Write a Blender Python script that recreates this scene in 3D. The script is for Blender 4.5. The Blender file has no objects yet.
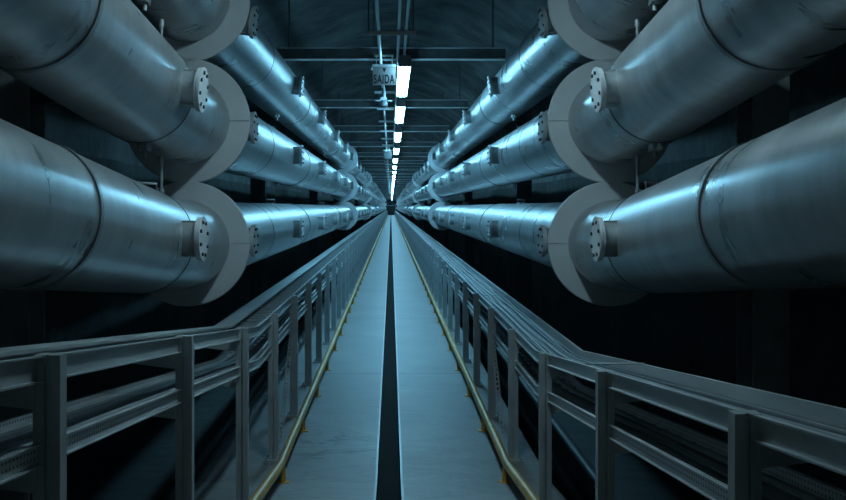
import bpy, math, random
from mathutils import Vector, Matrix, noise
random.seed(7)
S = bpy.context.scene
C = S.collection
PI = math.pi

# ------------------------------------------------------------------ measures
EYE = 2.0            # camera height above the level floor
FPX = 900             # focal length in pixels
K = FPX/420           # depth scale that goes with it
U = FPX/700
YB_FLOOR = 3.05*K      # the ramp meets the level tunnel here
SLOPE = 0.24/K         # ramp of walkway and trays
PSLOPE = 0.226/K       # ramp of the ducts
DRIFT = 0.02/K
Y_NEAR = -2.6*K
Y_END = 107.0*K
R = 0.325            # duct radius
RING = 0.475
Y_RING = 3.2*K
SECT = 10.4*K          # length of one duct section
PIPE_X = {'left': -1.55, 'right': 1.67}
PIPE_Z = {'bottom': EYE-0.28, 'middle': EYE+0.655, 'top': EYE+1.58}

def rise(y, yb=YB_FLOOR, s=SLOPE): return s*max(0.0, yb-y)
def drift(y, yb=YB_FLOOR): return 0.0
def duct_drift(y): return -DRIFT*max(0.0, 2.92*K-y)

# ------------------------------------------------------------------ materials
def new_mat(name):
    m = bpy.data.materials.new(name); m.use_nodes = True
    nt = m.node_tree; b = nt.nodes['Principled BSDF']
    return m, nt, b
def N(nt, t, **kw):
    n = nt.nodes.new(t)
    for k, v in kw.items(): setattr(n, k, v)
    return n
def surf(name, c1, c2, rough=0.5, metal=0.0, scale=4.0, stretch=(1,1,1), bump=0.0, rough_var=0.1, detail=6.0, bscale=None, bdetail=5):
    m, nt, b = new_mat(name); L = nt.links
    tc = N(nt, 'ShaderNodeTexCoord'); mp = N(nt, 'ShaderNodeMapping'); mp.inputs['Scale'].default_value = stretch
    L.new(tc.outputs['Object'], mp.inputs['Vector'])
    nz = N(nt, 'ShaderNodeTexNoise'); nz.inputs['Scale'].default_value = scale; nz.inputs['Detail'].default_value = detail
    nz.inputs['Roughness'].default_value = 0.62
    L.new(mp.outputs[0], nz.inputs['Vector'])
    cr = N(nt, 'ShaderNodeValToRGB'); cr.color_ramp.elements[0].position = 0.33; cr.color_ramp.elements[1].position = 0.68
    cr.color_ramp.elements[0].color = (*c1, 1); cr.color_ramp.elements[1].color = (*c2, 1)
    L.new(nz.outputs['Fac'], cr.inputs['Fac']); L.new(cr.outputs['Color'], b.inputs['Base Color'])
    mr = N(nt, 'ShaderNodeMapRange'); mr.inputs['To Min'].default_value = rough-rough_var; mr.inputs['To Max'].default_value = rough+rough_var
    L.new(nz.outputs['Fac'], mr.inputs['Value']); L.new(mr.outputs[0], b.inputs['Roughness'])
    b.inputs['Metallic'].default_value = metal
    if bump:
        n2 = N(nt, 'ShaderNodeTexNoise'); n2.inputs['Scale'].default_value = bscale or scale*3; n2.inputs['Detail'].default_value = bdetail
        L.new(mp.outputs[0], n2.inputs['Vector'])
        bp = N(nt, 'ShaderNodeBump'); bp.inputs['Strength'].default_value = bump; bp.inputs['Distance'].default_value = 0.03
        L.new(n2.outputs['Fac'], bp.inputs['Height']); L.new(bp.outputs['Normal'], b.inputs['Normal'])
    return m

M = {}
M['duct'] = surf('brushed_duct_metal', (.32,.35,.365), (.50,.53,.545), rough=.31, metal=.62, scale=2.0, stretch=(.9,2.4,.9), bump=.012, rough_var=.12, bscale=1.6, bdetail=1.0, detail=3.0)
M['ring'] = surf('flange_ring_paint', (.48,.51,.53), (.56,.59,.61), rough=.55, metal=.0, scale=3)
M['port'] = surf('port_cast_metal', (.25,.28,.29), (.36,.39,.40), rough=.5, metal=.4, scale=14)
M['bolt'] = surf('bolt_dark_steel', (.02,.024,.025), (.04,.045,.048), rough=.5, metal=.5, scale=20)
M['gasket'] = surf('dark_joint_seal', (.02,.024,.026), (.04,.045,.048), rough=.7, scale=12)
M['band'] = surf('weld_band_metal', (.20,.23,.24), (.31,.34,.355), rough=.4, metal=.5, scale=9)
M['post'] = surf('galvanised_post', (.30,.33,.345), (.46,.50,.515), rough=.5, metal=.25, scale=9, stretch=(1,1,.35))
M['tray'] = surf('galvanised_tray', (.36,.40,.415), (.54,.58,.60), rough=.42, metal=.35, scale=7, stretch=(1,.15,1))
M['steel'] = surf('dark_beam_steel', (.05,.06,.064), (.09,.105,.11), rough=.5, metal=.4, scale=6)
M['conduit'] = surf('conduit_metal', (.40,.43,.44), (.55,.58,.59), rough=.38, metal=.6, scale=6, stretch=(1,.2,1))
M['cable'] = surf('cable_sheath', (.03,.035,.038), (.075,.085,.09), rough=.5, scale=9)
M['cable2'] = surf('pale_cable_sheath', (.17,.19,.20), (.27,.295,.305), rough=.5, scale=9)
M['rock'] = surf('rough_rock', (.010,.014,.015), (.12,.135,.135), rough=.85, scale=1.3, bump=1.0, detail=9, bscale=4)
M['shade_rock'] = surf('shaded_rock', (.011,.015,.015), (.034,.042,.042), rough=.9, scale=1.3, bump=1.0, detail=9, bscale=4)  # rock copy with the shade of walls and trenches put into its colour
M['concrete'] = surf('pier_concrete', (.16,.18,.185), (.25,.27,.275), rough=.8, scale=6, bump=.3)
M['yellow'] = surf('worn_yellow_paint', (.42,.24,.06), (.64,.40,.13), rough=.42, metal=.1, scale=9, stretch=(1,.4,1), bump=.05)
M['foot'] = surf('yellow_foot_paint', (.50,.26,.04), (.66,.36,.06), rough=.55, scale=9)
M['housing'] = surf('lamp_housing', (.22,.25,.26), (.30,.33,.34), rough=.5, scale=8)
M['sign'] = surf('sign_plate', (.15,.14,.135), (.19,.18,.175), rough=.5, scale=6)
M['ink'] = surf('sign_ink', (.012,.013,.015), (.02,.022,.024), rough=.6, scale=8)
M['channel'] = surf('channel_dark', (.004,.005,.005), (.010,.012,.012), rough=.8, scale=7, bump=.2)
M['channel'].node_tree.nodes['Principled BSDF'].inputs['Specular IOR Level'].default_value = .08
M['edge'] = surf('edge_angle', (.33,.36,.37), (.5,.53,.54), rough=.45, metal=.4, scale=9, stretch=(1,.3,1))
M['dark'] = surf('door_dark', (.02,.023,.025), (.035,.04,.042), rough=.6, scale=5)

for k_ in ('sign','ink'): M[k_].node_tree.nodes['Principled BSDF'].inputs['Specular IOR Level'].default_value = .03

def emit(name, col, strength):
    m, nt, b = new_mat(name)
    b.inputs['Base Color'].default_value = (.8,.8,.8,1)
    b.inputs['Emission Color'].default_value = (*col, 1); b.inputs['Emission Strength'].default_value = strength
    return m
M['lamp'] = emit('cool_lamp_diffuser', (.26,.70,1.0), 28.0)
M['lamp_near'] = emit('white_lamp_diffuser', (.56,.87,1.0), 25.0)

def floor_mat():
    m = surf('worn_concrete_floor', (.19,.205,.21), (.28,.295,.30), rough=.5, scale=1.1, bump=.12, rough_var=.13, detail=9, bscale=14)
    nt = m.node_tree; L = nt.links; b = nt.nodes['Principled BSDF']
    base = b.inputs['Base Color'].links[0].from_socket
    tc = N(nt, 'ShaderNodeTexCoord')
    sep = N(nt, 'ShaderNodeSeparateXYZ'); L.new(tc.outputs['Object'], sep.inputs[0])
    # thin cracks / joint lines across the walkway
    ad = N(nt, 'ShaderNodeMath', operation='ADD'); ad.inputs[1].default_value = 60-3.05*K
    nz = N(nt, 'ShaderNodeTexNoise'); nz.inputs['Scale'].default_value = 7; L.new(tc.outputs['Object'], nz.inputs['Vector'])
    w = N(nt, 'ShaderNodeMath', operation='MULTIPLY_ADD'); w.inputs[1].default_value = .05; L.new(nz.outputs['Fac'], w.inputs[0]); L.new(sep.outputs['Y'], w.inputs[2])
    L.new(w.outputs[0], ad.inputs[0])
    md = N(nt, 'ShaderNodeMath', operation='MODULO'); md.inputs[1].default_value = 2.5*K; L.new(ad.outputs[0], md.inputs[0])
    lt = N(nt, 'ShaderNodeMath', operation='LESS_THAN'); lt.inputs[1].default_value = .03; L.new(md.outputs[0], lt.inputs[0])
    # wavy old water stains
    mp = N(nt, 'ShaderNodeMapping'); mp.inputs['Scale'].default_value = (1.0, 2.6, 1.0); L.new(tc.outputs['Object'], mp.inputs[0])
    n2 = N(nt, 'ShaderNodeTexNoise'); n2.inputs['Scale'].default_value = 1.3; n2.inputs['Detail'].default_value = 7; n2.inputs['Distortion'].default_value = 1.2
    L.new(mp.outputs[0], n2.inputs['Vector'])
    cr = N(nt, 'ShaderNodeValToRGB'); e = cr.color_ramp.elements
    e[0].position = .50; e[0].color = (0,0,0,1); e[1].position = .54; e[1].color = (1,1,1,1)
    k = cr.color_ramp.elements.new(.60); k.color = (.25,.25,.25,1)
    L.new(n2.outputs['Fac'], cr.inputs['Fac'])
    # stains lie around the foot of the ramp only
    ym = N(nt, 'ShaderNodeMapRange'); ym.inputs['From Min'].default_value = 5.0*U; ym.inputs['From Max'].default_value = 9.5*U
    ym.inputs['To Min'].default_value = .28; ym.inputs['To Max'].default_value = .05; L.new(sep.outputs['Y'], ym.inputs['Value'])
    # one dark damp patch by the left rail where the ramp ends
    vm = N(nt, 'ShaderNodeMapping'); vm.inputs['Location'].default_value = (.40/.45, -7.5/.62, 0); vm.inputs['Scale'].default_value = (1/.45, 1/.62, 0)
    L.new(tc.outputs['Object'], vm.inputs[0])
    ln = N(nt, 'ShaderNodeVectorMath', operation='LENGTH'); L.new(vm.outputs[0], ln.inputs[0])
    pm = N(nt, 'ShaderNodeMapRange'); pm.inputs['From Min'].default_value = .6; pm.inputs['From Max'].default_value = 1.2; pm.inputs['To Min'].default_value = 1.0; pm.inputs['To Max'].default_value = 0
    L.new(ln.outputs['Value'], pm.inputs['Value'])
    mxm = N(nt, 'ShaderNodeMath', operation='MAXIMUM'); L.new(pm.outputs[0], mxm.inputs[0]); L.new(ym.outputs[0], mxm.inputs[1]); ym = mxm
    sm = N(nt, 'ShaderNodeMath', operation='MULTIPLY'); L.new(cr.outputs['Color'], sm.inputs[0]); L.new(ym.outputs[0], sm.inputs[1])
    mx = N(nt, 'ShaderNodeMix', data_type='RGBA'); L.new(sm.outputs[0], mx.inputs['Factor'])
    L.new(base, mx.inputs['A']); mx.inputs['B'].default_value = (.07,.078,.08,1)
    m2 = N(nt, 'ShaderNodeMix', data_type='RGBA'); L.new(lt.outputs[0], m2.inputs['Factor'])
    L.new(mx.outputs['Result'], m2.inputs['A']); m2.inputs['B'].default_value = (.11,.12,.125,1)
    L.new(m2.outputs['Result'], b.inputs['Base Color'])
    return m
M['floor'] = floor_mat()

def perforated():
    m = surf('perforated_tray_metal', (.42,.46,.475), (.58,.62,.64), rough=.45, metal=.25, scale=7, stretch=(1,.15,1))
    nt = m.node_tree; L = nt.links; b = nt.nodes['Principled BSDF']
    base = b.inputs['Base Color'].links[0].from_socket
    uv = N(nt, 'ShaderNodeUVMap'); sep = N(nt, 'ShaderNodeSeparateXYZ'); L.new(uv.outputs[0], sep.inputs[0])
    def band(sock, mul, lo):
        a = N(nt, 'ShaderNodeMath', operation='MULTIPLY'); a.inputs[1].default_value = mul; L.new(sock, a.inputs[0])
        f = N(nt, 'ShaderNodeMath', operation='FRACT'); L.new(a.outputs[0], f.inputs[0])
        g = N(nt, 'ShaderNodeMath', operation='GREATER_THAN'); g.inputs[1].default_value = lo; L.new(f.outputs[0], g.inputs[0])
        return g.outputs[0]
    p = N(nt, 'ShaderNodeMath', operation='MULTIPLY'); L.new(band(sep.outputs['X'], 45, .62), p.inputs[0]); L.new(band(sep.outputs['Y'], 50, .62), p.inputs[1])
    mx = N(nt, 'ShaderNodeMix', data_type='RGBA'); L.new(p.outputs[0], mx.inputs['Factor']); L.new(base, mx.inputs['A']); mx.inputs['B'].default_value = (.07,.075,.08,1)
    L.new(mx.outputs['Result'], b.inputs['Base Color'])
    return m
M['perf'] = perforated()

# ------------------------------------------------------------------ mesh builder
class MB:
    def __init__(s): s.v = []; s.f = []; s.uv = {}
    def add(s, vs, fs):
        o = len(s.v); s.v += [tuple(v) for v in vs]; s.f += [tuple(i+o for i in f) for f in fs]
    def box(s, x0, x1, y0, y1, z0, z1):
        vs = [(x,y,z) for z in (z0,z1) for y in (y0,y1) for x in (x0,x1)]
        s.add(vs, [(0,2,3,1),(4,5,7,6),(0,1,5,4),(2,6,7,3),(0,4,6,2),(1,3,7,5)])
    def sweep_profile(s, path, prof, closed=True, uv=False):
        """profile in the x-z plane carried along path points (x, y, z)."""
        n = len(prof); o = len(s.v)
        for (px,py,pz) in path: s.v += [(px+a, py, pz+b) for a, b in prof]
        acc = [0.0]
        for a, b in zip(path, path[1:]): acc.append(acc[-1]+(Vector(b)-Vector(a)).length)
        per = [0.0]
        for i in range(n):
            a, b = prof[i], prof[(i+1)%n]; per.append(per[-1]+math.hypot(a[0]-b[0], a[1]-b[1]))
        m = n if closed else n-1
        for k in range(len(path)-1):
            for i in range(m):
                j = (i+1) % n
                s.f.append((o+k*n+i, o+(k+1)*n+i, o+(k+1)*n+j, o+k*n+j))
                if uv: s.uv[len(s.f)-1] = ((acc[k],per[i]),(acc[k+1],per[i]),(acc[k+1],per[i+1]),(acc[k],per[i+1]))
        if closed:
            s.f.append(tuple(o+i for i in range(n))); s.f.append(tuple(o+(len(path)-1)*n+i for i in reversed(range(n))))
    def tube(s, path, r, seg=12, cap=True):
        path = [Vector(p) for p in path]; o = len(s.v); n = len(path)
        rr = r if isinstance(r, (list,tuple)) else [r]*n
        for k, p in enumerate(path):
            d = (path[min(k+1,n-1)]-path[max(k-1,0)]).normalized()
            up = Vector((0,0,1)) if abs(d.z) < .9 else Vector((0,1,0))
            a = d.cross(up).normalized(); b = a.cross(d).normalized()
            for i in range(seg):
                t = 2*PI*i/seg; s.v.append(tuple(p+rr[k]*(math.cos(t)*a+math.sin(t)*b)))
        for k in range(n-1):
            for i in range(seg):
                j = (i+1)%seg; s.f.append((o+k*seg+i, o+k*seg+j, o+(k+1)*seg+j, o+(k+1)*seg+i))
        if cap:
            s.f.append(tuple(o+i for i in reversed(range(seg)))); s.f.append(tuple(o+(n-1)*seg+i for i in range(seg)))
    def mesh(s, name, mat, smooth=False, ang=35):
        me = bpy.data.meshes.new(name); me.from_pydata(s.v, [], s.f)
        if s.uv:
            l = me.uv_layers.new(name='UVMap')
            for p in me.polygons:
                if p.index in s.uv:
                    for li, c in zip(p.loop_indices, s.uv[p.index]): l.data[li].uv = c
        me.materials.append(mat)
        if smooth:
            me.shade_smooth()
            me.set_sharp_from_angle(angle=math.radians(ang))
        me.update(); return me

def link(name, me, parent=None, loc=None):
    o = bpy.data.objects.new(name, me); C.objects.link(o)
    if parent: o.parent = parent
    if loc: o.location = loc
    return o
def tag(o, label, cat, group=None):
    o['label'] = label; o['category'] = cat
    if group: o['group'] = group
    return o
def thing(name, label, cat, loc=(0,0,0), group=None):
    o = bpy.data.objects.new(name, None); C.objects.link(o); o.location = loc; o.empty_display_size = .1
    return tag(o, label, cat, group)
def struct(name, mb, mat, parent=None, smooth=False):
    o = link(name, mb.mesh(name, mat, smooth), parent); o['kind'] = 'structure'; return o
def copy_tree(o, loc=None, label=None, parent=None, group=None):
    c = o.copy(); C.objects.link(c)
    if parent: c.parent = parent
    if loc is not None: c.location = loc
    if label: c['label'] = label
    if group: c['group'] = group
    for ch in o.children: copy_tree(ch, parent=c)
    return c
ONES = ['', 'first','second','third','fourth','fifth','sixth','seventh','eighth','ninth','tenth','eleventh','twelfth','thirteenth','fourteenth','fifteenth','sixteenth','seventeenth','eighteenth','nineteenth','twentieth']
def ordinal(n): return ONES[n]

# ------------------------------------------------------------------ the setting
CH0, CH1 = -0.105, 0.075      # the slot in the floor
def fpath(x=0, z=0, yb=YB_FLOOR, s=SLOPE, y1=Y_END, y0=Y_NEAR, dr=True):
    ys = [y0, yb, y1]
    return [(x+(drift(y,yb) if dr else 0), y, z+rise(y,yb,s)) for y in ys]
HW = 3.0
fl = MB()
fl.sweep_profile(fpath(), [(-1.41,-1.0),(-1.41,0),(CH0,0),(CH0,-.16),(CH1,-.16),(CH1,0),(1.16,0),(1.16,-1.0)])
floor = struct('floor', fl, M['floor'])
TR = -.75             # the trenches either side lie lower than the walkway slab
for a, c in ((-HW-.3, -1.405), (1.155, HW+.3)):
    b = MB(); b.sweep_profile(fpath(), [(a,TR-.2),(a,TR),(c,TR),(c,TR-.2)]); struct('trench_floor', b, M['shade_rock'], floor)
b = MB(); b.sweep_profile(fpath(), [(CH0+.002,-.158),(CH0+.002,-.012),(CH0+.006,-.012),(CH0+.006,-.15),(CH1-.006,-.15),(CH1-.006,-.012),(CH1-.002,-.012),(CH1-.002,-.158)])
struct('channel_lining', b, M['channel'], floor)
for k, (a, c) in enumerate(((CH0-.012, CH0+.004), (CH1-.004, CH1+.012))):
    b = MB(); b.sweep_profile(fpath(), [(a,-.02),(a,.004),(c,.004),(c,-.02)])
    struct('trim_%d' % (k+1), b, M['edge'])

def vault_pt(t):
    """t from -1 (left spring) to 1 (right spring)"""
    a = t*PI/2
    return 3.0*math.sin(a), 2.5+2.75*math.cos(a)
def rock(v, amp):
    p = Vector(v)
    return amp*(noise.noise(p*.55)+.55*noise.noise(p*1.4+Vector((7,3,1)))+.3*noise.noise(p*3.3))
ys = []; y = Y_NEAR
while y < Y_END+.2:
    ys.append(y); y += .4 if y < 26 else (1.2 if y < 70 else 5)
ys.append(Y_END+.3)
def shell(name, pts, mat):
    m = MB(); n = len(pts)
    for y in ys:
        for (x, z, nx, nz) in pts:
            d = rock((x, y, z), .13)+.08
            m.v.append((x+nx*d+drift(y), y, z+nz*d+rise(y, 3.2*K, .23/K)))
    for k in range(len(ys)-1):
        for i in range(n-1): m.f.append((k*n+i, k*n+i+1, (k+1)*n+i+1, (k+1)*n+i))
    o = struct(name, m, mat, smooth=True); return o
pts = []
for i in range(33):
    t = -1+2*i/32; x, z = vault_pt(t); a = t*PI/2; pts.append((x, z, math.sin(a), math.cos(a)))
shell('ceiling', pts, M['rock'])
shell('wall_left', [(-3.0, -1+3.5*i/9, -1, 0) for i in range(10)], M['shade_rock'])
shell('wall_right', [(3.0, -1+3.5*i/9, 1, 0) for i in range(10)], M['shade_rock'])
b = MB(); b.box(-3.5, 3.5, Y_END+.05, Y_END+.3, -1, 5.7); struct('wall_end', b, M['rock'])
b = MB(); b.box(-1.3, 1.1, Y_END-.03, Y_END+.04, 0, 2.3); d1 = struct('door_1', b, M['dark'])
b = MB(); b.box(-1.45,-1.3, Y_END-.06, Y_END+.04, 0, 2.45); b.box(1.1,1.25, Y_END-.06, Y_END+.04, 0, 2.45); b.box(-1.3,1.1, Y_END-.06, Y_END+.04, 2.3, 2.45)
struct('door_frame', b, M['edge'], d1)

# ------------------------------------------------------------------ ducts
def cyl_y(mb, r, y0, y1, seg=64, cx=0, cz=0):
    mb.tube([(cx,y0,cz),(cx,y1,cz)], r, seg)
def ring_mesh():
    """two half plates with a narrow open joint on the level line"""
    m = MB(); seg = 40; t = .035; g = .0035/RING*1.0
    for half in (0, 1):
        o = len(m.v)
        for i in range(seg+1):
            a = half*PI + g + (PI-2*g)*i/seg
            for (r, y) in ((R-.004,-t/2),(RING-.006,-t/2),(RING,-t/2+.006),(RING,t/2),(R-.004,t/2)):
                m.v.append((r*math.cos(a), y, r*math.sin(a)))
        for i in range(seg):
            for k in range(5):
                k2 = (k+1)%5; m.f.append((o+i*5+k, o+i*5+k2, o+(i+1)*5+k2, o+(i+1)*5+k))
        m.f.append(tuple(o+k for k in range(5))); m.f.append(tuple(o+seg*5+k for k in reversed(range(5))))
    return m.mesh('flange_ring', M['ring'], True, 30)
RING_ME = ring_mesh()
def band_mesh(w, h, mat, name):
    m = MB(); m.tube([(0,-w/2,0),(0,-w/2,0.0001)][:1]+[(0,w/2,0)], R+h, 64); return m.mesh(name, mat, True, 40)
BAND_ME = band_mesh(.035, .009, M['band'], 'weld_band')
SEAM_ME = band_mesh(.012, .0025, M['gasket'], 'joint_seal')
PR = .135   # port cover radius
def port_meshes(sgn):
    """sgn: direction of the walkway (+1 for the left ducts). origin on the duct axis"""
    nk = MB(); nk.tube([(sgn*(R-.05),0,0),(sgn*(R+.075),0,0)], PR-.028, 28)
    # side gusset plates of the stub
    for zz in (PR-.040, -PR+.028):
        nk.box(min(sgn*(R-.05),sgn*(R+.075)), max(sgn*(R-.05),sgn*(R+.075)), -.05, .05, zz, zz+.012)
    cv = MB(); cv.tube([(sgn*(R+.072),0,0),(sgn*(R+.086),0,0)], PR-.004, 36)
    cv.tube([(sgn*(R+.088),0,0),(sgn*(R+.104),0,0)], PR, 36)
    bo = MB(); bo.tube([(sgn*(R+.103),0,0),(sgn*(R+.113),0,0)], .012, 6)
    return nk.mesh('inspection_port', M['port'], True), cv.mesh('port_cover', M['ring'], True), bo.mesh('bolt', M['bolt'])
PORT = {'left': port_meshes(1), 'right': port_meshes(-1)}
def add_port(root, side, loc, bolts=True, rot=None):
    nk, cv, bo = PORT[side]
    p = link('inspection_port', nk, root, loc)
    if rot: p.rotation_euler = rot
    link('port_cover', cv, p)
    if bolts:
        for k in range(8):
            a = 2*PI*(k+.5)/8; link('bolt', bo, p, (0, (PR-.032)*math.cos(a), (PR-.032)*math.sin(a)))
    return p
def lug_mesh():
    m = MB()
    for x in (-.03, .018): m.box(x, x+.012, -.06, .06, R-.03, R+.012)
    m.tube([(-.05,-.05,R-.005),(-.05,-.03,R+.05),(.05,.03,R+.05),(.05,.05,R-.005)], .009, 8)
    return m.mesh('lifting_lug', M['port'])
LUG_ME = lug_mesh()
sb = MB(); sb.box(-.03,.03,-.05,.05,-R-.035,-R+.02); sb.tube([(0,.02,-R-.03),(0,.02,-R-.075)], .014, 10)
sb.add([(-.006,-.09,-R+.005),(.006,-.09,-R+.005),(.006,-.16,-R-.055),(-.006,-.16,-R-.055),(-.006,-.05,-R-.03),(.006,-.05,-R-.03)], [(0,1,2,3),(0,4,5,1),(4,3,2,5),(0,3,4),(1,5,2)])
SENSOR_ME = sb.mesh('pressure_sensor', M['port'])

SHELL_ME = {}
for kind, y0, y1 in (('far', .012, SECT-.02),):
    m = MB(); n = 26
    m.tube([(0, y0+(y1-y0)*i/n, 0) for i in range(n+1)], R, 72)
    SHELL_ME[kind] = m.mesh('duct_shell', M['duct'], True, 40)

GROUP = {}
for side in ('left', 'right'):
    for lev in ('top', 'middle', 'bottom'):
        cx, cz = PIPE_X[side], PIPE_Z[lev]
        sg = 1 if side == 'left' else -1
        grp = '%s duct run on the %s wall' % (lev, side)
        # --- the sloping near section with its elbow
        corner = Vector((cx, 2.92*K, cz)); near = Vector((-DRIFT, -1, PSLOPE)).normalized()
        pos = {'top': 'highest', 'middle': 'middle', 'bottom': 'lowest'}[lev]
        t = thing('duct_section', 'big grey sloping duct at the near %s, the %s of three, ending in an elbow' % (side, pos), 'duct', corner, grp)
        L0 = .30*K
        m = MB(); m.tube([near*(5.4*K-(5.4*K-L0)*i/14) for i in range(15)], R, 80)
        link('duct_shell', m.mesh('duct_shell', M['duct'], True, 40), t)
        arc = []
        for i in range(11):
            u = i/10; p0 = near*(L0-.01); p2 = Vector((0, Y_RING-2.92*K-.012, 0)); p1 = Vector((0,0,0))
            arc.append((1-u)**2*p0+2*u*(1-u)*p1+u*u*p2)
        m = MB(); m.tube(arc, [R-.004]*7+[R-.001,R+.006,R+.006,R-.002], 80); link('elbow', m.mesh('elbow', M['duct'], True, 40), t)
        rot = (-math.atan(PSLOPE), 0, 0)
        def on(d): return near*d
        s_ = link('joint_seal', SEAM_ME, t, on(L0+.006)); s_.rotation_euler = rot
        for d in (1.12*K, 3.1*K):
            o = link('weld_band', BAND_ME, t, on(d)); o.rotation_euler = rot
        p = add_port(t, side, on(.39*K), True, (rot[0], (0 if lev == 'bottom' else sg*math.radians(5)), 0))
        o = link('lifting_lug', LUG_ME, t, on(.26*K)); o.rotation_euler = rot
        if lev != 'bottom':
            o = link('pressure_sensor', SENSOR_ME, t, on(.26*K)); o.rotation_euler = rot
        # --- level sections down the tunnel
        proto = None; k = 0; y = Y_RING
        while y < Y_END-2:
            lab = '%s duct along the %s wall, %s level section beyond the elbows' % (lev, side, ordinal(k+1))
            nxt = min(SECT, Y_END-.05-y)
            if k == 0 or nxt < SECT:
                t = thing('duct_section', lab, 'duct', (cx, y, cz), grp)
                if nxt < SECT:
                    m = MB(); m.tube([(0,.012,0),(0,nxt,0)], R, 48); me = m.mesh('duct_shell', M['duct'], True, 40)
                else: me = SHELL_ME['far']
                link('duct_shell', me, t); link('flange_ring', RING_ME, t)
                for i in range(6):
                    if (.28+1.86*i)*K < nxt-.3: add_port(t, side, (0,(.28+1.86*i)*K,0), k == 0 and i < 3, (0, sg*math.radians(7), 0) if lev == 'top' else None)
                    if i < 5 and (1.2+1.95*i)*K < nxt-.1: link('weld_band' if i % 2 else 'joint_seal', BAND_ME if i % 2 else SEAM_ME, t, (0,(1.2+1.95*i)*K,0))
                for i in (1,3):
                    if (2*i+.9)*K < nxt: link('lifting_lug', LUG_ME, t, (0, (2.0*i+.2)*K, 0))
                    if lev != 'bottom' and (2*i+.9)*K < nxt: link('pressure_sensor', SENSOR_ME, t, (0, (2.0*i+.5)*K, 0))
            elif k == 1:
                # second section: as the first, its ports without separate bolts
                t = thing('duct_section', lab, 'duct', (cx, y, cz), grp)
                link('duct_shell', SHELL_ME['far'], t); link('flange_ring', RING_ME, t)
                for i in range(6):
                    add_port(t, side, (0,(.28+1.86*i)*K,0), False, (0, sg*math.radians(7), 0) if lev == 'top' else None)
                    if i < 5: link('weld_band' if i % 2 else 'joint_seal', BAND_ME if i % 2 else SEAM_ME, t, (0,(1.2+1.95*i)*K,0))
                proto = t
            else:
                copy_tree(proto, (cx, y, cz), lab)
            y += SECT; k += 1

# thin rods that hang between middle and bottom (and top and middle) ducts
for side in ('left','right'):
    for a, b_ in (('top','middle'),('middle','bottom')):
        yy = 2.84*K; dz = PSLOPE*(2.92*K-yy); x = PIPE_X[side]-DRIFT*.3
        z0 = PIPE_Z[b_]+dz+R*1.02; z1 = PIPE_Z[a]+dz-R*1.02
        m = MB(); m.tube([(0,0,-.004),(0,0,z1-z0+.004)], .011, 10); m.tube([(0,0,0),(0,0,.05)], .02, 10)
        m.tube([(0,0,z1-z0-.05),(0,0,z1-z0)], .02, 10)
        tag(link('hanger_rod', m.mesh('hanger_rod', M['port'], True), None, (x, yy, z0)), 'thin steel rod between the %s and %s near ducts on the %s' % (a, b_, side), 'rod', 'rods between the near ducts')

# steel racks behind the ducts, with an arm and saddle to the back of each duct
for side in ('left','right'):
    sg = -1 if side == 'left' else 1
    k = 0; y = 2.60*K
    while y < Y_END-1:
        X = sg*2.3; near_ = k == 0
        dz = PSLOPE*(2.92*K-y) if near_ else 0
        lab = '%s upright duct rack from the camera on the %s wall, behind the ducts' % (ordinal(k+1), side) if k < 8 else 'small far duct rack beyond the eighth on the %s wall' % side
        zf = rise(y)+TR
        t = thing('duct_rack', lab, 'rack', (X, y, zf), 'duct racks on the %s wall' % side); t['kind'] = 'thing'
        top = PIPE_Z['top']+dz+.1-zf
        m = MB()
        m.box(-.11,.11,-.13,-.115,0,top); m.box(-.11,.11,.115,.13,0,top); m.box(-.008,.008,-.115,.115,0,top); m.box(-.15,.15,-.17,.17,0,.02)
        link('upright', m.mesh('upright', M['concrete'] if near_ else M['steel']), t)
        for lev in ('bottom','middle','top'):
            pz = PIPE_Z[lev]+dz-zf; px = PIPE_X[side]+(duct_drift(y) if near_ else 0)-X
            m = MB(); x0, x1 = sorted((px+sg*(R+.045), -sg*.008))
            m.box(x0, x1, -.06, .06, pz-.09, pz-.075); m.box(x0, x1, -.06, .06, pz+.075, pz+.09); m.box(x0, x1, -.008, .008, pz-.075, pz+.075)
            link('arm', m.mesh('arm', M['steel']), t)
            m = MB(); seg = 10
            for i in range(seg+1):
                a = (0 if sg > 0 else PI)+(i/seg-.5)*1.0
                for (r, yy) in ((R+.002,-.06),(R+.002,.06),(R+.047,.06),(R+.047,-.06)):
                    m.v.append((px+r*math.cos(a), yy, pz+r*math.sin(a)+(-yy*PSLOPE if near_ else 0)))
            for i in range(seg):
                for q in range(4): m.f.append((i*4+q, i*4+(q+1)%4, (i+1)*4+(q+1)%4, (i+1)*4+q))
            m.f.append((0,1,2,3)); m.f.append(tuple(seg*4+q for q in (3,2,1,0)))
            link('saddle', m.mesh('saddle', M['steel']), t)
        k += 1; y = 7.25*K if k == 1 else y+5.2*K

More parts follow.
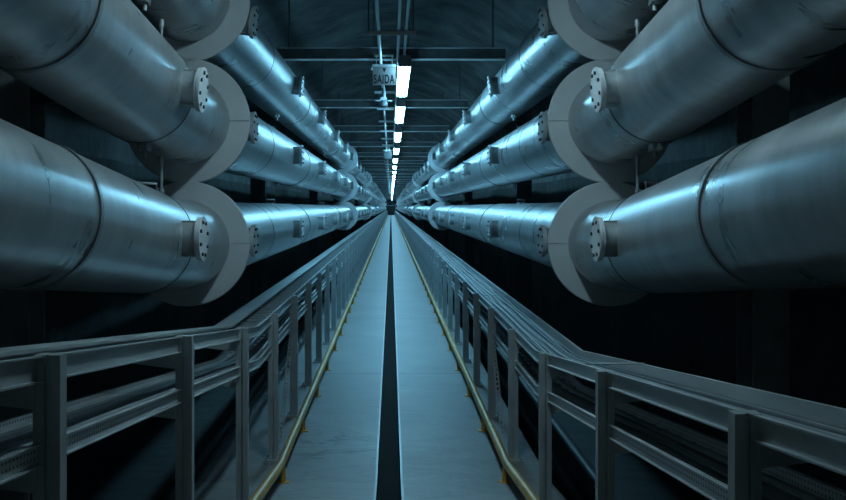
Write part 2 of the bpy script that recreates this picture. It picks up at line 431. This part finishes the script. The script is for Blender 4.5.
# ------------------------------------------------------------------ ceiling: beams, conduits, lamps, sign
m = MB(); m.box(-1.52,1.52,-.005,.005,.012,.148); BEAM_ME = m.mesh('web', M['steel'])
m = MB(); m.box(-1.52,1.52,-.05,.05,0,.012); FLANGE_ME = m.mesh('flange', M['conduit'])  # paler metal than the web; lamplight from below put into its colour
BZ = EYE+1.95
def ceil_z(x, y):
    t = math.asin(x/3.0)/(PI/2); xx, z = vault_pt(t); return z
m = MB(); m.tube([(0,0,.16),(0,0,1.45)], .012, 8); HANG_ME = m.mesh('hanger', M['steel'])
BY = [v*K for v in [5.57, 8.27] + [10.9+2.7*i for i in range(36)]]
BY = [y for y in BY if y < Y_END-.5]
bp = None
for k, y in enumerate(BY):
    lab = '%s dark steel beam across the ceiling, counted from the camera' % ordinal(k+1) if k < 10 else 'distant dark steel ceiling beam beyond the tenth'
    if bp is None:
        bp = thing('ceiling_beam', lab, 'beam', (0, y, BZ), 'steel beams across the ceiling')
        link('web', BEAM_ME, bp); link('flange', FLANGE_ME, bp); link('flange', FLANGE_ME, bp, (0,0,.148))
        for x in (-1.35, 1.35): link('hanger', HANG_ME, bp, (x, 0, 0))
    else: copy_tree(bp, (0, y, BZ), lab)

CZ = EYE+1.90
cy0 = Y_NEAR+.2
def cpath(x, z): return [(x+drift(cy0,3.2*K), cy0, z+rise(cy0,3.2*K,.23/K)), (x, 3.2*K, z), (x, Y_END, z)]
for x, r, nm in ((-.135,.019,'left conduit pipe under the ceiling beams, above the exit sign'), (.085,.017,'middle of three ceiling conduit pipes, left edge of the lamp row'), (.165,.015,'right of three ceiling conduit pipes, above the lamp row')):
    m = MB(); m.tube(cpath(x, CZ+.03-r), r, 14)
    tag(link('conduit', m.mesh('conduit', M['conduit'], True)), nm, 'conduit', 'conduits under the ceiling')
# cross bars below the conduits
m = MB(); m.box(-.27,.27,-.02,.02,0,.006); m.box(-.27,.27,-.02,-.015,-.03,.0); m.box(-.27,.27,.015,.02,-.03,.0); BAR_ME = m.mesh('cross_bar', M['conduit'])
m = MB()
for x in (-.135,.085,.165): m.box(x-.03,x+.03,-.012,.012,.004,.012); m.tube([(x,0,.005),(x,0,.055)], .022, 10)
CLAMP_ME = m.mesh('pipe_clamp', M['conduit'])
m = MB(); m.tube([(0,0,0),(0,0,1.36)], .006, 6); ROD_ME = m.mesh('hanger_rod', M['steel'])
y = 4.53*K; k = 0; proto = None
while y < 130:
    lab = '%s cross bar under the ceiling conduits from the camera' % ordinal(k+1) if k < 10 else 'distant cross bar under the ceiling conduits beyond the tenth'
    z = CZ-.012
    if proto is None:
        proto = thing('conduit_bracket', lab, 'bracket', (0,y,z), 'cross bars under the ceiling conduits')
        link('cross_bar', BAR_ME, proto); link('pipe_clamp', CLAMP_ME, proto)
        for x in (-.24,.24): link('hanger_rod', ROD_ME, proto, (x,0,0))
    else: copy_tree(proto, (0,y,z), lab)
    y += 1.17*K; k += 1

def lamp_meshes(ln=1.45*K):
    w = .085
    h = MB(); h.sweep_profile([(0,0,0),(0,ln,0)], [(-w,0),(-w*.8,.075),(w*.8,.075),(w,0)])
    h.box(-.03,.03,.2,.24,.07,.13); h.box(-.03,.03,ln-.24,ln-.2,.07,.13)
    d = MB(); d.sweep_profile([(0,.03,0),(0,ln-.03,0)], [(-w*.93,.002),(-w*.86,-.035),(-w*.55,-.055),(w*.55,-.055),(w*.86,-.035),(w*.93,.002)])
    c = MB(); c.box(-w*.98,w*.98,-.012,.028,-.06,.02)
    l = MB(); l.box(-.008,.008,-.018,.01,-.075,-.045)
    return h, d, c, l
h, d, c, l = lamp_meshes()
H_ME = h.mesh('housing', M['housing']); C_ME = c.mesh('end_cap', M['housing']); LATCH_ME = l.mesh('latch', M['gasket'])
D_ME = d.mesh('diffuser', M['lamp']); h, d, c, l = lamp_meshes(1.6); HN_ME = h.mesh('housing', M['housing']); DN_ME = d.mesh('diffuser', M['lamp_near'])
LX, LZ = .17, EYE+1.795
LY = [5.18*K, 7.28*K, 9.8*K]; y = 12.45*K
while y < Y_END-2: LY.append(y); y += 2.7*K
def make_lamp(loc, label, me, hme=None, ln=1.45*K):
    t = thing('ceiling_light', label, 'light', loc, 'row of ceiling lights')
    link('housing', hme or H_ME, t); link('diffuser', me, t)
    link('end_cap', C_ME, t); link('end_cap', C_ME, t, (0,ln-.015,0))
    for x in (-.05, 0, .05): link('latch', LATCH_ME, t, (x,-.002,0))
    return t
lp = None
for k, y in enumerate(LY):
    lab = '%s glowing ceiling light from the camera in the lamp row' % ordinal(k+1) if k < 12 else 'tiny far ceiling light beyond the twelfth in the lamp row'
    if lp is None: lp = make_lamp((LX,y,LZ), lab, D_ME)
    else: copy_tree(lp, (LX,y,LZ), lab)
# the lamp that hangs over the foot of the ramp, just above the picture
t = make_lamp((LX, 4.0, LZ+.27), 'white ceiling light over the foot of the ramp', DN_ME, HN_ME, 1.6); t.rotation_euler.x = -math.atan(.23/K)

# exit sign
SX, SY, SZ = -.086, 5.18*K+.30, EYE+1.545
t = thing('exit_sign', 'grey SAIDA exit sign hanging from the ceiling beside the nearest lamp', 'sign', (SX,SY,SZ))
m = MB(); m.box(-.145,.145,0,.012,0,.235); link('sign_plate', m.mesh('sign_plate', M['sign']), t)
m = MB(); m.box(-.15,.15,-.004,.03,.235,.262); link('top_rail', m.mesh('top_rail', M['conduit']), t)
m = MB()
for x in (-.1,.1): m.tube([(x,.012,.26),(x,.012,CZ-SZ+.02)], .005, 8)
m.box(-.12,.12,0,.024,CZ-SZ+.008,CZ-SZ+.03)
link('hanger', m.mesh('hanger', M['conduit']), t)
cu = bpy.data.curves.new('lettering_text', 'FONT'); cu.body = 'SAIDA'; cu.size = .132; cu.extrude = .0015; cu.offset = .0028; cu.space_character = 1.12
cu.align_x = 'CENTER'
tmp = bpy.data.objects.new('tmp_text', cu); C.objects.link(tmp)
bpy.context.view_layer.update()
me = bpy.data.meshes.new_from_object(tmp.evaluated_get(bpy.context.evaluated_depsgraph_get()))
bpy.data.objects.remove(tmp)
me.materials.clear(); me.materials.append(M['ink'])
xs = [v.co.x for v in me.vertices]; w = max(xs)-min(xs); mid = (max(xs)+min(xs))/2
for v in me.vertices: v.co.x = (v.co.x-mid)*.262/w; v.co.y *= 1.18
o = link('lettering', me, t, (0,-.002,.022)); o.rotation_euler = (PI/2,0,0)
m = MB(); m.add([(-.022,-.003,.212),(.022,-.003,.212),(.008,-.003,.185),(.008,-.003,.158),(-.008,-.003,.158),(-.008,-.003,.185)], [(0,1,2,5),(5,2,3,4)])
m.add([(-.022,.0,.212),(.022,.0,.212),(.0,.0,.15)], [(0,1,2)])
m = MB()
for yy in (-.003,): 
    m.add([(-.026,yy,.212),(.026,yy,.212),(0,yy,.158),(-.026,.001,.212),(.026,.001,.212),(0,.001,.158)], [(0,2,1),(3,4,5),(0,1,4,3),(1,2,5,4),(2,0,3,5)])
link('arrow', m.mesh('arrow', M['ink']), t)

# round signal unit below the conduit behind the sign, and a small box further along
t = thing('signal_unit', 'round metal signal unit on the left conduit just behind the exit sign', 'signal unit', (-.115, 6.55*K, EYE+1.60))
m = MB()
for i in range(12):
    pass
prof = [(.0,-.05),(.045,-.045),(.065,-.03),(.07,.0),(.065,.02),(.05,.04),(.03,.06),(.03,.25)]
n = 20
for k in range(n):
    a = 2*PI*k/n
    for r, z in prof: m.v.append((r*math.cos(a), r*math.sin(a), z))
for k in range(n):
    for i in range(len(prof)-1):
        k2 = (k+1)%n; m.f.append((k*8+i, k2*8+i, k2*8+i+1, k*8+i+1))
link('body', m.mesh('body', M['steel'], True), t)
m = MB(); m.box(-.13,.13,-.015,.015,.05,.062); m.box(-.05,.05,-.03,.03,.062,.11); m.tube([(0,0,.1),(0,0,.3)], .018, 10); link('bracket', m.mesh('bracket', M['port']), t)
t = thing('junction_box', 'small grey box hanging from the left conduit past the fourth lamp', 'box', (-.11, 13.0*K, EYE+1.48))
m = MB(); m.box(-.13,.13,0,.12,0,.24); link('enclosure', m.mesh('enclosure', M['steel']), t)
m = MB(); m.box(-.115,.115,-.012,0,.015,.225); link('cover', m.mesh('cover', M['steel']), t)
m = MB(); m.tube([(-.05,.06,.24),(-.05,.06,.43)], .01, 8); m.tube([(.05,.06,.24),(.05,.06,.43)], .01, 8); m.box(-.08,.08,.03,.09,.415,.43); link('hanger', m.mesh('hanger', M['conduit']), t)

# ------------------------------------------------------------------ trays, posts and cables
SIDE = {'left': dict(sg=-1, post=.93, inn=.955, out=1.25, top=EYE-.85, yb=3.0*K), 'right': dict(sg=1, post=.965, inn=.99, out=1.285, top=EYE-.97, yb=2.84*K)}
HG = [.072, .062]
TIER = [0.0, -.235]
for side, q in SIDE.items():
    sg = q['sg']; YBT = q['yb']
    def tpath(x, z, y0=Y_NEAR+.3, y1=Y_END-.6): return fpath(x, z, YBT, SLOPE, y1, y0)
    def at_ramp(y): return drift(y, YBT), rise(y, YBT)
    for lv, dz in enumerate(TIER):
        nm = ('top', 'lower')[lv]
        ztop = q['top']+dz; hgt = HG[lv]
        lab = {('left',0): 'top ladder cable tray on the left posts, open rungs showing', ('right',0): 'top cable tray on the right posts, filled with long cables',
               ('left',1): 'lower perforated cable tray under the left top tray', ('right',1): 'lower perforated cable tray under the right top tray'}[(side,lv)]
        t = thing('cable_tray', lab, 'cable tray', (sg*q['inn'], YBT, ztop-hgt), 'cable trays along the %s posts' % side)
        off = Vector(t.location)
        def P(x, z): return [tuple(Vector(p)-off) for p in tpath(x, z)]
        mat = M['perf'] if lv == 1 else M['tray']
        for e, s2 in (('inn', 1), ('out', -1)):
            x = sg*q[e]; d = sg*s2
            w_ = .016
            prof = [(-d*w_,0),(-d*w_,-.005),(0,-.005),(0,-hgt+.005),(-d*w_,-hgt+.005),(-d*w_,-hgt),(d*.02,-hgt),(d*.02,-hgt+.004),(d*.004,-hgt+.004),(d*.004,0)]
            m = MB(); m.sweep_profile(P(x, ztop), prof, True, uv=(lv == 1))
            link('side_rail', m.mesh('side_rail', mat), t)
        if side == 'left' and lv == 0:
            m = MB(); m.sweep_profile(P(0, ztop), [(sg*(q['out']+.004),0),(sg*(q['out']-.115),0),(sg*(q['out']-.115),-.012),(sg*(q['out']-.112),-.003),(sg*(q['out']+.004),-.003)])
            link('cover_strip', m.mesh('cover_strip', M['tray']), t)
        m = MB(); xa, xb = sorted((sg*(q['inn']+.004), sg*(q['out']-.004))); xa -= off.x; xb -= off.x
        if side == 'left' or lv:
            rm = MB(); rm.box(xa, xb, -.012, .012, 0, .016); RUNG = rm.mesh('rung', M['tray'])
            y = 1.5; step = .19; c = 0
            while y < Y_END-1:
                dx, z = at_ramp(y); zz = ztop+z-hgt+.006-off.z; yy = y-off.y
                if c < 99: link('rung', RUNG, t, (dx, yy, zz))
                else: m.box(xa+dx, xb+dx, yy-.012, yy+.012, zz, zz+.016)
                y += step if y < 60 else .8; c += 1
            o = link('rung', m.mesh('rung', M['tray']), t); o['kind'] = 'stuff'
        else:
            m.sweep_profile(P(0, ztop-hgt+.004), [(xa+off.x,0),(xb+off.x,0),(xb+off.x,.004),(xa+off.x,.004)])
            link('tray_bed', m.mesh('tray_bed', M['tray']), t)
    for yq in (2.15, 4.6, 7.4):
        m = MB(); x0, x1 = sorted((sg*(q['inn']+.002), sg*(q['out']+.012))); dx_, dz_ = at_ramp(yq*K)
        if side == 'right':
            m.box(-(x1-x0)/2, (x1-x0)/2, -.014, .014, 0, .005)
            tag(link('tray_strap', m.mesh('tray_strap', M['edge']), None, ((x0+x1)/2+dx_, yq*K, q['top']+dz_)), 'flat pale strap across the right top cable tray, %s from the camera' % ordinal((2.15,4.6,7.4).index(yq)+1), 'strap', 'straps across the right top tray')
    # cables lying in the trays
    lay = []
    if side == 'right':
        lay = [(0, .022+.0245*i, (.010,.012,.009,.012,.010,.011,.012,.009,.012,.010,.011)[i], M['cable2'] if i in (1,3,4,6,9) else M['cable']) for i in range(11)]
        lay += [(1, .06, .017, M['cable']), (1, .12, .02, M['cable']), (1, .2, .016, M['cable2'])]
    else:
        lay = [(1, .05, .015, M['cable2']), (1, .1, .02, M['cable']), (1, .17, .018, M['cable']), (1, .23, .014, M['cable2'])]
    for i, (lv, dx_, r, mat) in enumerate(lay):
        ztop = q['top']+TIER[lv]; bed = ztop-HG[lv]+(.008 if side == 'right' and lv == 0 else .026)+r
        ph = random.random()*6; path = []
        y = -2.5
        while y < 130:
            ddx, dz = at_ramp(y); wob = .006*math.sin(y*1.3+ph)+.004*math.sin(y*3.1+ph*2)
            path.append((sg*(q['inn']+dx_+wob)+ddx, y, bed+dz)); y += .4 if y < 20 else 2.0
        m = MB(); m.tube(path, r, 8)
        cnt = [j for j, e in enumerate(lay) if e[0] == lv].index(i)+1
        tone = 'pale' if mat is M['cable2'] else 'dark'
        tag(link('cable', m.mesh('cable', mat, True)), '%s cable in the %s %s tray, %s from the walkway' % (tone, side, ('top','lower')[lv], ordinal(cnt)), 'cable', 'cables in the %s trays' % side)
    # posts
    def post_mesh(h):
        m = MB(); w = .037; g = .006
        prof = [(-w,-.025),(-g,-.025),(-g,-.012),(g,-.012),(g,-.025),(w,-.025),(w,.025),(-w,.025)]
        o = len(m.v)
        for z in (0, h): m.v += [(a, b, z) for a, b in prof]
        n = 8
        for i in range(n): m.f.append((i, (i+1)%n, n+(i+1)%n, n+i))
        m.f.append(tuple(reversed(range(n)))); m.f.append(tuple(range(n, 2*n)))
        return m.mesh('upright', M['post'])
    m = MB(); m.box(-.075,.075,-.06,.06,0,.012); 
    for a in (-.055,.055):
        for b_ in (-.04,.04): m.tube([(a,b_,.012),(a,b_,.03)], .009, 6)
    BASE = m.mesh('base_plate', M['post'])
    m = MB(); L = (q['out']-q['post']+.02)*sg
    x0, x1 = sorted((sg*.03, L))
    xa = sg*.03
    m.add([(xa,-.03,0),(xa,.03,0),(xa,.03,-.07),(xa,-.03,-.07),(L,-.03,0),(L,.03,0),(L,.03,-.03),(L,-.03,-.03)], [(0,1,2,3),(4,7,6,5),(0,4,5,1),(3,2,6,7),(0,3,7,4),(1,5,6,2)])
    ARM = m.mesh('bracket_arm', M['post'])
    ylist = [v*K for v in [1.145, 1.895, 2.63] + [3.32+.7*i for i in range(147)]]
    hl = q['top']-.004
    UP = post_mesh(hl)
    proto = None
    for k, y in enumerate(ylist):
        lab = '%s steel tray post from the camera in the %s row' % (ordinal(k+1), side) if k < 18 else 'small far steel tray post beyond the eighteenth in the %s row' % side
        zf = rise(y); xx = sg*q['post']+drift(y)
        grp = 'steel tray posts in the %s row' % side
        if k < 4 or proto is None:
            t = thing('tray_post', lab, 'post', (xx, y, zf), grp)
            ztop = q['top']+rise(y, YBT)+.004-zf
            link('upright', post_mesh(ztop), t); link('base_plate', BASE, t)
            for lv, dz in enumerate(TIER):
                link('bracket_arm', ARM, t, (0,0, ztop-.004+dz-HG[lv]))
            if k >= 3: proto = t
        else: copy_tree(proto, (xx, y, zf), lab)
    # perforated strap leaning from the tray to the floor
    xs_ = sg*(q['post']+(.02 if side == 'left' else 0))
    if side == 'left': a, b2 = Vector((xs_, 3.59*K, .004)), Vector((xs_, 4.05*K, .85))
    else: a, b2 = Vector((xs_, 3.61*K, .004)), Vector((xs_, 3.98*K, .73))
    m = MB(); d = (b2-a); ln = d.length; n = int(ln/.05)
    for i in range(n):
        z0 = ln*i/n; z1 = ln*(i+1)/n; zz = z1-.018
        m.box(-.02,-.009,-.002,.002,z0,z1); m.box(.009,.02,-.002,.002,z0,z1); m.box(-.009,.009,-.002,.002,zz,z1)
    o = link('perforated_strap', m.mesh('perforated_strap', M['post']), None, a)
    o.rotation_euler = d.to_track_quat('Z','Y').to_euler()
    tag(o, 'thin perforated metal strap leaning against the %s cable trays' % side, 'strap')

for side, sg in (('left',-1),('right',1)):
    for i, (X, rr) in enumerate(((1.72,.05),(2.02,.06))):
        m = MB(); m.tube([tuple(p) for p in [(sg*X+drift(y), y, TR+rr+rise(y)) for y in (Y_NEAR+.5, 0, 4.6*U, YB_FLOOR, 5.5*U, 30, Y_END-1)]], rr, 16)
        tag(link('floor_pipe', m.mesh('floor_pipe', M['steel'], True)), '%s dark pipe lying low in the trench beyond the %s cable trays' % (('thin inner','thicker outer')[i], side), 'pipe', 'pipes in the trenches')

# ------------------------------------------------------------------ yellow guide rails
for side, X in (('left', -.805), ('right', .848)):
    sg = -1 if side == 'left' else 1
    t = thing('guide_rail', 'worn yellow tube rail along the %s edge of the walkway' % side, 'rail', (X, YB_FLOOR, 0))
    off = Vector(t.location)
    m = MB(); m.tube([tuple(Vector(p)-off) for p in [(X+drift(y), y, .125+rise(y)) for y in (-3.5, 0, 3, 4.2*U, 4.6*U, 4.9*U, YB_FLOOR, 5.3*U, 5.6*U, 6*U, 12, 40, 130, Y_END-.3)]], .034, 20)
    link('tube', m.mesh('tube', M['yellow'], True), t)
    def leg(mb, y):
        dx = drift(y); z = rise(y); yy = y-off.y
        xi = -sg*.022
        # rib plate from floor to tube plus foot plate, on the walkway side
        x0, x1 = sorted((xi-.0+dx-.006, xi+dx+.006))
        mb.box(x0-.012, x1+.012, yy-.004, yy+.004, z+.004, z+.11)
        mb.box(xi+dx-.006, xi+dx+.006, yy-.03, yy+.03, z+.004, z+.105)
        mb.box(xi+dx-.045, xi+dx+.045, yy-.04, yy+.04, z, z+.008)
    ys_ = [(1.65+.7*i)*K for i in range(149)]
    for y in ys_[:99]:
        m = MB(); leg(m, y); link('support_leg', m.mesh('support_leg', M['foot']), t)
    m = MB()
    for y in ys_[99:]: leg(m, y)
    o = link('support_leg', m.mesh('support_leg', M['foot']), t); o['kind'] = 'stuff'

# ------------------------------------------------------------------ world, camera, output
w = bpy.data.worlds.new('World'); S.world = w; w.use_nodes = True
bg = w.node_tree.nodes['Background']; bg.inputs['Color'].default_value = (.55,.92,1.0,1); bg.inputs['Strength'].default_value = .06
cam = bpy.data.cameras.new('camera'); co = bpy.data.objects.new('camera', cam); C.objects.link(co)
co.location = (0, 0, EYE); co.rotation_euler = (PI/2, 0, 0)
cam.sensor_width = 36; cam.lens = 36*FPX/846; cam.clip_start = .02; cam.clip_end = 600
cam.shift_x = (423-391)/846; cam.shift_y = -(250-207)/846
S.camera = co
S.view_settings.view_transform = 'Standard'; S.view_settings.look = 'None'; S.view_settings.gamma = 1; S.view_settings.exposure = 1.12
S.view_settings.use_curve_mapping = False
S.cycles.use_denoising = True
S.cycles.max_bounces = 6; S.cycles.diffuse_bounces = 4; S.cycles.glossy_bounces = 3
